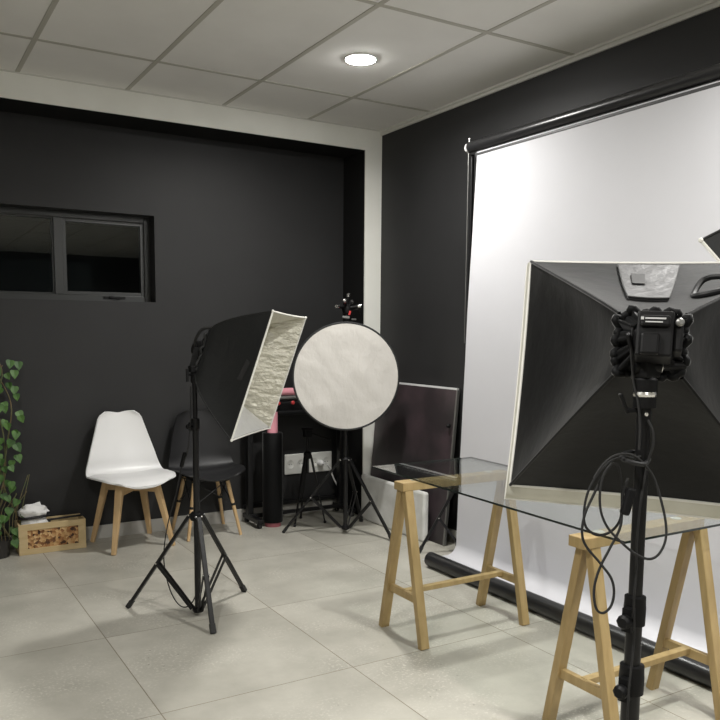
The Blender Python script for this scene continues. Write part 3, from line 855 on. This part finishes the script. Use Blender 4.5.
# ------------------------------------------------------------------ coiled cable on the foreground stand
def ray_pt(px, py, depth):
    """a point at that depth in front of the photographer, used to trace the cable's loops"""
    return V((0, 0, H)) + rt2 * ((px - 360) / FPX * depth) - up2 * ((py - CY) / FPX * depth) + fw * depth
DS = 1.275
path = [(644, 455, 1.285), (634, 458, 1.272), (624, 457, 1.262), (611, 461, 1.262), (598, 474, 1.262), (588, 492, 1.262), (584, 512, 1.263), (586, 527, 1.263), (597, 535, 1.262), (610, 532, 1.260),
        (620, 520, 1.258), (622, 500, 1.258), (621, 480, 1.256), (618, 466, 1.254), (612, 464, 1.252), (603, 476, 1.25), (594, 494, 1.25), (585, 514, 1.25), (582, 532, 1.25), (586, 546, 1.25), (600, 563, 1.25),
        (611, 578, 1.25), (614, 592, 1.25), (611, 606, 1.25), (603, 613, 1.25), (596, 608, 1.25), (594, 590, 1.251), (599, 570, 1.253), (610, 548, 1.255), (620, 528, 1.256), (622, 510, 1.257),
        (623, 494, 1.256), (628, 478, 1.255)]
cb = thing('power_cable', 'black power cable looped over the foreground stand', 'cable', (BC[0], BC[1], 1.0), 'black power cables')
MB().tube(spline([ray_pt(*p) for p in path], 6), 0.0021, 8).build('cord', 'rubber', cb)
path2 = [(612, 463, 1.246), (604, 474, 1.246), (600, 492, 1.246), (601, 512, 1.246), (608, 528, 1.246), (620, 541, 1.245), (634, 553, 1.243), (648, 559, 1.243), (658, 555, 1.246), (665, 542, 1.25), (666, 525, 1.255), (661, 500, 1.26), (653, 476, 1.262), (642, 462, 1.258), (632, 455, 1.254), (622, 454, 1.25), (612, 457, 1.248), (602, 466, 1.246), (594, 478, 1.245)]
MB().tube(spline([ray_pt(*p) for p in path2], 6), 0.0021, 8).build('cord', 'rubber', cb)
b = MB(); b.bar(ray_pt(632, 488, 1.25), ray_pt(624, 515, 1.25), 0.015, 0.013, fw); b.build('inline_switch', 'plastic', cb, smooth=False, bevel=0.004)
b = MB(); b.tube(spline([ray_pt(622, 458, 1.265), ray_pt(630, 462, 1.25), ray_pt(644, 464, 1.262), ray_pt(648, 458, 1.30), ray_pt(636, 452, 1.305), ray_pt(624, 454, 1.285)], 6, True), 0.004, 8, True); b.build('cable_tie', 'band', cb)
path3 = [(633, 327, 1.26), (631, 345, 1.262), (632, 365, 1.266), (634, 385, 1.27), (638, 402, 1.268), (640, 425, 1.268), (639, 450, 1.268)]
MB().tube(spline([ray_pt(*p) for p in path3], 6), 0.0020, 8).build('cord', 'rubber', cb)
path4 = [(648, 420, 1.265), (653, 432, 1.262), (653, 446, 1.264), (648, 462, 1.272), (641, 500, 1.276), (637, 540, 1.279), (636, 575, 1.280), (634, 600, 1.278), (634, 640, 1.292), (629, 690, 1.288), (627, 730, 1.300)]
MB().tube(spline([ray_pt(*p) for p in path4], 6), 0.0020, 8).build('cord', 'rubber', cb)

# cable of the left stand
def flo(px, py, z=0.0):
    d = rt2 * ((px - 360) / FPX) - up2 * ((py - CY) / FPX) + fw
    return V((0, 0, H)) + d * ((z - H) / d.z)
cb2 = thing('power_cable', 'black power cable hanging down the left stand to the floor', 'cable', (LC[0], LC[1], 0.3), 'black power cables')
lx, ly = LC
pts = [V((lx - 0.026, ly - 0.02, 1.10)), V((lx - 0.030, ly - 0.02, 0.95)), V((lx - 0.042, ly - 0.01, 0.80)), V((lx - 0.06, ly + 0.03, 0.72)), V((lx - 0.075, ly + 0.06, 0.60)), V((lx - 0.105, ly + 0.12, 0.42)),
       V((lx - 0.115, ly + 0.15, 0.25)), V((lx - 0.08, ly + 0.17, 0.09)), V((lx - 0.045, ly + 0.12, 0.020)), V((lx - 0.012, ly + 0.055, 0.05)), V((lx + 0.018, ly + 0.028, 0.16)), V((lx + 0.022, ly + 0.016, 0.30))]
MB().tube(spline(pts, 8), 0.0030, 8).build('cord', 'rubber', cb2)
b = MB(); b.bar((lx - 0.050, ly + 0.005, 0.79), (lx - 0.060, ly + 0.03, 0.72), 0.016, 0.014); b.build('inline_switch', 'plastic', cb2, smooth=False, bevel=0.003)

# ------------------------------------------------------------------ round reflector with socket head on the middle stand
DC = V((2.589, 4.472, 1.064))
dn = V((-0.36, -0.93, 0.03)).normalized()
dx, dy, dz_ = frame_from(dn)
rf = thing('round_reflector', 'round pale silver reflector disc with black rim on the middle stand', 'reflector', DC)
R = 0.346
m_ = MB()
def dfn(a, b):
    r = R * 0.985 * a; t_ = 2 * math.pi * b
    p = DC + dx * (r * math.cos(t_)) + dy * (r * math.sin(t_))
    q = V((r * math.cos(t_), r * math.sin(t_), 0))
    return p + dn * (0.006 * noise.noise(q * 5.0) * (1 - a ** 4) + 0.012 + 0.004 * noise.noise(V((q.x * 9 + q.y * 7, q.y * 3, 1.3))) * (1 - a ** 6))
m_.grid(dfn, 30, 72); bmesh.ops.remove_doubles(m_.bm, verts=m_.bm.verts, dist=1e-5)
m_.build('fabric_disc', 'disc', rf, angle=80)
b = MB(); b.tube([DC + dx * (R * math.cos(a)) + dy * (R * math.sin(a)) + dn * 0.006 for a in [2 * math.pi * i / 72 for i in range(72)]], 0.0085, 8, True)
b.build('black_rim', 'fabric', rf)
b = MB(); b.lathe(DC - dn * 0.004, -dn, [(R * 0.985, -0.006), (R * 0.985, 0.004), (R * 0.93, 0.028), (0.10, 0.032), (0, 0.032)], 48); b.build('back_cloth', 'fabric', rf)
mh = thing('lamp_holder', 'black multi socket lamp holder on top of the middle stand', 'lamp holder', (MC[0], MC[1], 1.44))
b = MB(); b.lathe((MC[0], MC[1], 1.42), (0, 0, 1), [(0, 0.0), (0.018, 0), (0.018, 0.05), (0.026, 0.055), (0.030, 0.075), (0.026, 0.10), (0.012, 0.112), (0, 0.112)], 18); b.build('swivel_body', 'plastic', mh)
c0 = V((MC[0], MC[1], 1.505))
for d_ in ((-0.9, -0.25, 0.10), (-0.45, -0.55, 0.45), (0.05, -0.15, 1.0), (0.75, -0.45, 0.15), (0.62, 0.4, 0.45)):
    d_ = V(d_).normalized()
    a_ = MB(); a_.cyl(c0 + d_ * 0.018, c0 + d_ * 0.075, 0.008, 0.0115, 12); ao = a_.build('socket_arm', 'plastic', mh)
    a_ = MB(); a_.lathe(c0 + d_ * 0.075, d_, [(0, 0), (0.0115, 0), (0.0125, 0.006), (0.0115, 0.020), (0.008, 0.022), (0, 0.016)], 14); a_.build('socket_ring', 'chrome', ao)
b = MB(); b.tube([c0 + V((0.05, 0, -0.01)), c0 + V((0.085, -0.01, -0.005)), c0 + V((0.10, -0.012, -0.045))], 0.004, 8); b.build('tightening_lever', 'plastic', mh)
b = MB(); b.bar(c0 + V((-0.050, -0.035, -0.058)), c0 + V((-0.005, -0.045, -0.060)), 0.022, 0.016); b.bar(c0 + V((0.02, -0.035, -0.072)), c0 + V((0.055, -0.03, -0.072)), 0.012, 0.010); b.build_each('clip', 'grey', mh, smooth=False, bevel=0.003)
b = MB(); b.cyl(c0 + V((0.0, -0.036, -0.045)), c0 + V((0.006, -0.040, -0.018)), 0.007, seg=10); b.build('red_switch', 'red', mh)

# ------------------------------------------------------------------ trestle table
ZT = 0.7085
def trestle(x0, x1, yc, spread, label, over=0.035):
    t = thing('trestle', label, 'trestle', ((x0 + x1) / 2, yc, 0), 'wooden trestles under the glass')
    MB().bar((x0 - over, yc, ZT - 0.0225), (x1 + 0.0, yc, ZT - 0.0225), 0.072, 0.037).build('top_beam', 'oak', t, smooth=False, bevel=0.003)
    for xe, s in ((x0, 1), (x1, -1)):
        for sy in (-1, 1):
            MB().bar((xe, yc + sy * spread / 2, 0.0), (xe, yc + sy * 0.018, ZT - 0.040), 0.030, 0.042, (1, 0, 0)).build('leg', 'oak', t, smooth=False, bevel=0.003)
        k = 0.20 / ZT; yy = spread / 2 * (1 - k) + 0.018 * k
        MB().bar((xe + s * 0.004, yc - yy, 0.20), (xe + s * 0.004, yc + yy, 0.20), 0.022, 0.034).build('rung', 'oak', t, smooth=False, bevel=0.002)
    MB().bar((x0 + 0.004, yc, 0.208), (x1 - 0.004, yc, 0.208), 0.030, 0.022).build('stretcher', 'oak', t, smooth=False, bevel=0.002)
    b = MB()
    for x in (x0 + 0.055, x1 - 0.10):
        b.lathe((x, yc + 0.008, ZT - 0.005), (0, 0, 1), [(0, 0), (0.019, 0), (0.019, 0.003), (0.015, 0.0048), (0, 0.0048)], 18)
    b.build_each('glass_pad', 'pad', t)
    b = MB()
    for xe in (x0, x1):
        for sy in (-1, 1): b.lathe((xe, yc + sy * (spread / 2 - 0.003), 0.0), (0, 0, 1), [(0, 0), (0.012, 0), (0.014, 0.004), (0, 0.0042)], 12)
    b.build_each('foot_pad', 'rubber', t)
    return t
trestle(1.936, 2.511, 2.826, 0.318, 'wooden trestle under the far end of the glass top')
trestle(1.936, 2.478, 1.772, 0.300, 'wooden trestle under the near end of the glass top', 0.055)
gt = MB()
z0, z1 = ZT, ZT + 0.008
gA, gX, gY = V((1.935, 1.625, 0)), V((1.0, 0.0, 0)), V((0.0297, 0.9996, 0))
p = [gt.v(gA + gX * a_ + gY * b_ + V((0, 0, z))) for z in (z0, z1) for b_ in (0, 1.548) for a_ in (0, 0.60)]
gt.f([p[0], p[2], p[3], p[1]], 0); gt.f([p[4], p[5], p[7], p[6]], 0)
for q in ((0, 1, 5, 4), (2, 6, 7, 3), (0, 4, 6, 2), (1, 3, 7, 5)): gt.f([p[i] for i in q], 1)
tag(gt.build('glass_tabletop', ['gl', 'gledge'], smooth=False, loc=(2.25, 2.42, z0)), 'clear glass tabletop resting on two wooden trestles', 'tabletop')

# ------------------------------------------------------------------ backdrop, its stands and bar
XP, PY0, PY1 = 2.972, 3.745, 0.95
bd = thing('backdrop_paper', 'white paper backdrop sweeping down to the floor on the right', 'backdrop', (XP, (PY0 + PY1) / 2, 0))
prof = [(XP, 2.375)] + [(XP, 2.375 - 0.15 * i) for i in range(1, 13)]
n_ = 14; rc = 0.07
prof = [(x, z) for x, z in prof if z > rc + 0.05]
for i in range(n_ + 1):
    a = 0.5 * math.pi * i / n_
    prof.append((XP - rc * (1 - math.cos(a)), 0.003 + rc * (1 - math.sin(a))))
prof.append((2.715, 0.003))
m_ = MB()
NY = 60
rows = []
for i, (x, z) in enumerate(prof):
    row = []
    for j in range(NY + 1):
        y = PY0 + (PY1 - PY0) * j / NY
        k = 4 * max(0, z) * max(0, 2.375 - z) / 2.375 ** 2
        wv = 0.010 * noise.noise(V((y * 1.6, z * 0.9, 0.0))) + 0.004 * noise.noise(V((y * 4, z * 3, 2.0)))
        ye = (min(0.03, -0.085 + 0.0575 * (2.36 - z))) * max(0, 1 - j / 6)
        row.append(m_.v((x + wv * k if z > 0.05 else x, y + ye, z)))
    rows.append(row)
for A, B in zip(rows, rows[1:]):
    for j in range(NY): m_.f([A[j], A[j + 1], B[j + 1], B[j]])
m_.build('paper_sheet', 'paper', bd, solid=0.0012, solid_off=0, angle=60)
MB().cyl((XP + 0.022, PY0 - 0.070, 2.362), (XP + 0.022, PY1, 2.362), 0.024, seg=24).build('paper_roll', 'tube2', bd)
b = MB(); b.cyl((2.682, PY0 - 0.098, 0.042), (2.682, PY1, 0.042), 0.042, seg=28)
bo = b.build('bottom_roll', 'tube', bd)
# crossbar
cr = thing('backdrop_crossbar', 'glossy black bar with a pale end knob above the backdrop', 'crossbar', (XP + 0.01, 2.35, 2.415))
MB().cyl((XP + 0.012, PY0 - 0.005, 2.416), (XP + 0.012, PY1 - 0.05, 2.416), 0.030, seg=28).build('bar', 'tube', cr)
b = MB(); b.lathe((XP + 0.012, PY0 - 0.005, 2.416), (0, 1, 0), [(0, 0), (0.026, 0), (0.026, 0.020), (0.018, 0.032), (0, 0.036)], 20); b.build('end_knob', 'whitepl', cr)
b = MB(); b.tube([(XP + 0.012, PY0 + 0.002, 2.40), (XP + 0.012, PY0 + 0.002, 2.47)], 0.0045, 8); b.build('hanger_pin', 'chrome', cr)
b = MB(); b.tube([(XP + 0.014, PY0 + 0.010, 2.39 - 0.1 * i) for i in range(12)], 0.0028, 6); b.build('pull_cord', 'grey', cr)
TC = (3.030, 3.775)
stand('backdrop_stand', 'black stand at the far edge of the white backdrop', TC, 0.45, 0.05, [(2.785, 3.900), (3.085, 3.905), (3.045, 3.42)],
      [(0.03, 1.00, 0.0150), (0.98, 2.386, 0.0120)], group='backdrop stands', collars=False)
stand('backdrop_stand', 'black stand at the near edge of the white backdrop', (3.030, 0.93), 0.45, 0.05, [(2.80, 0.80), (3.085, 0.80), (3.045, 1.28)],
      [(0.03, 1.00, 0.0150), (0.98, 2.386, 0.0120)], group='backdrop stands', collars=False)

# ------------------------------------------------------------------ leaning boards by the right wall
bo = thing('dark_board', 'dark stone patterned board with white top edge leaning on the right wall', 'board', (3.05, 4.43, 0))
b = MB(); xa, xb = 3.012, 3.098
def sl(x, y0, y1, z0, z1, x2, th_, mb):
    p = [mb.v(q) for q in ((x, y0, z0), (x, y1, z0), (x2, y1, z1), (x2, y0, z1), (x + th_, y0, z0), (x + th_, y1, z0), (x2 + th_, y1, z1), (x2 + th_, y0, z1))]
    for q in ((0, 1, 2, 3), (4, 7, 6, 5), (0, 4, 5, 1), (1, 5, 6, 2), (2, 6, 7, 3), (3, 7, 4, 0)): mb.f([p[i] for i in q])
sl(xa, 3.965, 4.885, 0.002, 0.992, xb, 0.016, b); b.build('panel', 'board', bo, smooth=False)
b = MB(); sl(xb - 0.001, 3.962, 4.888, 0.992, 1.003, xb, 0.018, b); b.build('top_edge', 'boardedge', bo, smooth=False)
b = MB(); sl(xa - 0.002, 3.951, 3.965, 0.002, 0.992, xb - 0.002, 0.018, b); b.build('side_edge', 'grey', bo, smooth=False)
b = MB(); b.lathe((3.068, 3.992, 0.765), (-1, 0, -0.08), [(0, 0), (0.012, 0), (0.014, 0.012), (0.008, 0.02), (0, 0.02)], 14); b.build('knob', 'plastic', bo)
b = MB(); b.box(2.945, 2.988, 4.085, 4.870, 0.0, 0.328)
tag(b.build('foam_slab', 'foam', smooth=False, bevel=0.014, loc=(2.966, 4.48, 0)), 'low white foam slab standing against the dark board', 'slab')

# ------------------------------------------------------------------ vinyl cutter corner in the recess
vc = thing('vinyl_cutter', 'black cutting machine on a floor stand behind the round reflector', 'cutting machine', (2.56, 5.03, 0))
b = MB(); b.box(2.335, 2.925, 5.045, 5.190, 0.775, 0.862); b.box(2.36, 2.90, 5.020, 5.045, 0.765, 0.80)
b.build('body', 'plastic', vc, smooth=False, bevel=0.012)
for x in (2.315, 2.900):
    MB().box(x, x + 0.045, 5.025, 5.195, 0.758, 0.885).build('end_cap', 'plastic', vc, smooth=False, bevel=0.012)
b = MB(); b.cyl((2.36, 5.075, 0.885), (2.91, 5.075, 0.885), 0.014, seg=14); b.build('roller', 'grey', vc)
for x in (2.365, 2.475): 
    b = MB(); b.lathe((x, 5.03, 0.853), (0, -1, 0), [(0, 0), (0.013, 0), (0.013, 0.012), (0.009, 0.016), (0, 0.016)], 12); b.build('red_cap', 'red', vc)
for x in (2.18, 2.915):
    lg = MB(); lg.box(x - 0.02, x + 0.02, 5.09, 5.14, 0.06, 0.775)
    lg.build('leg', 'metal', vc, smooth=False, bevel=0.004)
    ft = MB(); ft.box(x - 0.022, x + 0.022, 4.92, 5.195, 0.034, 0.066); fo_ = ft.build('foot', 'metal', vc, smooth=False, bevel=0.004)
    cs_ = MB()
    for y in (4.945, 5.165): cs_.cyl((x - 0.012, y, 0.019), (x + 0.012, y, 0.019), 0.0185, seg=16)
    cs_.build_each('caster', 'rubber', fo_)
b = MB(); b.box(2.16, 2.936, 5.165, 5.19, 0.095, 0.125); b.box(2.16, 2.936, 5.06, 5.085, 0.05, 0.075); b.build_each('cross_bar', 'metal', vc, smooth=False, bevel=0.003)
b = MB(); b.box(2.19, 2.33, 5.095, 5.135, 0.735, 0.775); b.build('bracket', 'metal', vc, smooth=False, bevel=0.003)
pr = MB(); pr.cyl((2.385, 5.085, 0.928), (2.860, 5.085, 0.928), 0.026, seg=20)
tag(pr.build('pink_roll', 'pink', loc=(2.62, 5.055, 0.932)), 'pink vinyl roll lying on top of the cutting machine', 'vinyl roll', 'rolls of vinyl')
rr = thing('sleeved_roll', 'tall pink roll standing on the floor in a black sleeve', 'vinyl roll', (2.298, 4.985, 0), 'rolls of vinyl')
MB().lathe((2.298, 4.985, 0.030), (0, 0, 1), [(0.045, 0), (0.068, 0.0), (0.070, 0.01), (0.070, 0.62), (0.066, 0.628), (0.045, 0.628)], 28).build('black_sleeve', 'fabricb', rr)
MB().cyl((2.298, 4.985, 0.031), (2.298, 4.985, 0.798), 0.037, seg=24).build('pink_core', 'pink', rr)
MB().cyl((2.298, 4.985, 0.0), (2.298, 4.985, 0.031), 0.056, seg=24).build('pink_base', 'pinkd', rr)

# small tripod in front of the sockets
tx, ty = 2.545, 4.935
mt = thing('camera_tripod', 'small black camera tripod in front of the white wall sockets', 'tripod', (tx, ty, 0))
MB().cyl((tx, ty, 0.36), (tx, ty, 0.62), 0.011, seg=14).build('centre_column', 'metal', mt)
MB().lathe((tx, ty, 0.462), (0, 0, 1), [(0, 0), (0.022, 0), (0.028, 0.015), (0.028, 0.04), (0.015, 0.052), (0, 0.052)], 18).build('shoulder', 'plastic', mt)
for a in (-35, 85, 205):
    d_ = V((math.cos(math.radians(a)), math.sin(math.radians(a)), 0))
    A = V((tx, ty, 0.485)) + d_ * 0.024; B = V((tx, ty, 0.008)) + d_ * (0.125 if a == -35 else 0.145 if a == 205 else 0.13)
    lg = MB().bar(A, A.lerp(B, 0.55), 0.020, 0.014).bar(A.lerp(B, 0.5), B, 0.013, 0.010).build('leg', 'metal', mt, smooth=False, bevel=0.003)
    MB().ball(B + V((0, 0, 0.003)), 0.011, 10).build('rubber_foot', 'rubber', lg)
h_ = MB(); h_.box(tx - 0.028, tx + 0.028, ty - 0.022, ty + 0.022, 0.615, 0.665); h_.box(tx - 0.034, tx + 0.034, ty - 0.03, ty + 0.03, 0.665, 0.677)
h_.build('pan_head', 'plastic', mt, smooth=False, bevel=0.005)
b = MB(); b.cyl((tx + 0.02, ty - 0.01, 0.645), (tx + 0.13, ty - 0.10, 0.60), 0.006, 0.009, 10); b.build('pan_handle', 'plastic', mt)

# wall sockets
def wsock(x0, x1, label, plug=False):
    z0, z1 = 0.305, 0.455
    t = thing('wall_socket', label, 'socket', ((x0 + x1) / 2, YB, z0), 'white wall sockets in the recess')
    MB().box(x0, x1, YB - 0.014, YB, z0, z1).build('plate', 'sockw', t, smooth=False, bevel=0.006)
    b = MB()
    n = 2
    for i in range(n):
        cx = x0 + (x1 - x0) * (i + 0.5) / n
        b.lathe((cx, YB - 0.0142, (z0 + z1) / 2), (0, -1, 0), [(0.032, 0), (0.034, 0.002), (0.030, 0.002), (0.028, 0.0005), (0, 0.0005)], 24)
    b.build_each('outlet', 'sockw', t)
    b = MB()
    for i in range(n):
        cx = x0 + (x1 - x0) * (i + 0.5) / n
        for dx_ in (-0.010, 0.010): b.lathe((cx + dx_, YB - 0.0148, (z0 + z1) / 2), (0, -1, 0), [(0, 0), (0.0035, 0), (0.0035, 0.0006), (0, 0.0006)], 10)
    b.build_each('socket_hole', 'hole', t, smooth=False)
    return t
wsock(2.500, 2.672, 'white wall socket to the left, behind the small tripod')
wsock(2.694, 2.892, 'white wall socket to the right, with a white plug in it')
pc = thing('white_plug', 'white plug with short pale cable in the right wall socket', 'plug', (2.80, YB - 0.02, 0.36))
b = MB(); b.lathe((2.785, YB - 0.015, 0.375), (0, -1, 0), [(0, 0), (0.022, 0), (0.024, 0.02), (0.018, 0.045), (0.008, 0.055), (0, 0.055)], 18); b.build('plug_body', 'whitepl', pc)
b = MB(); b.tube(spline([(2.785, YB - 0.068, 0.375), (2.80, YB - 0.09, 0.372), (2.83, YB - 0.09, 0.345), (2.87, YB - 0.08, 0.26), (2.925, YB - 0.07, 0.17)], 8), 0.0055, 8); b.build('cable', 'whitepl', pc)

# ------------------------------------------------------------------ world
wd = bpy.data.worlds.new('world'); sc.world = wd; wd.use_nodes = True
wd.node_tree.nodes['Background'].inputs[0].default_value = (0.004, 0.005, 0.007, 1)
wd.node_tree.nodes['Background'].inputs[1].default_value = 1.0
sc.cycles.max_bounces = 12
sc.cycles.transparent_max_bounces = 16
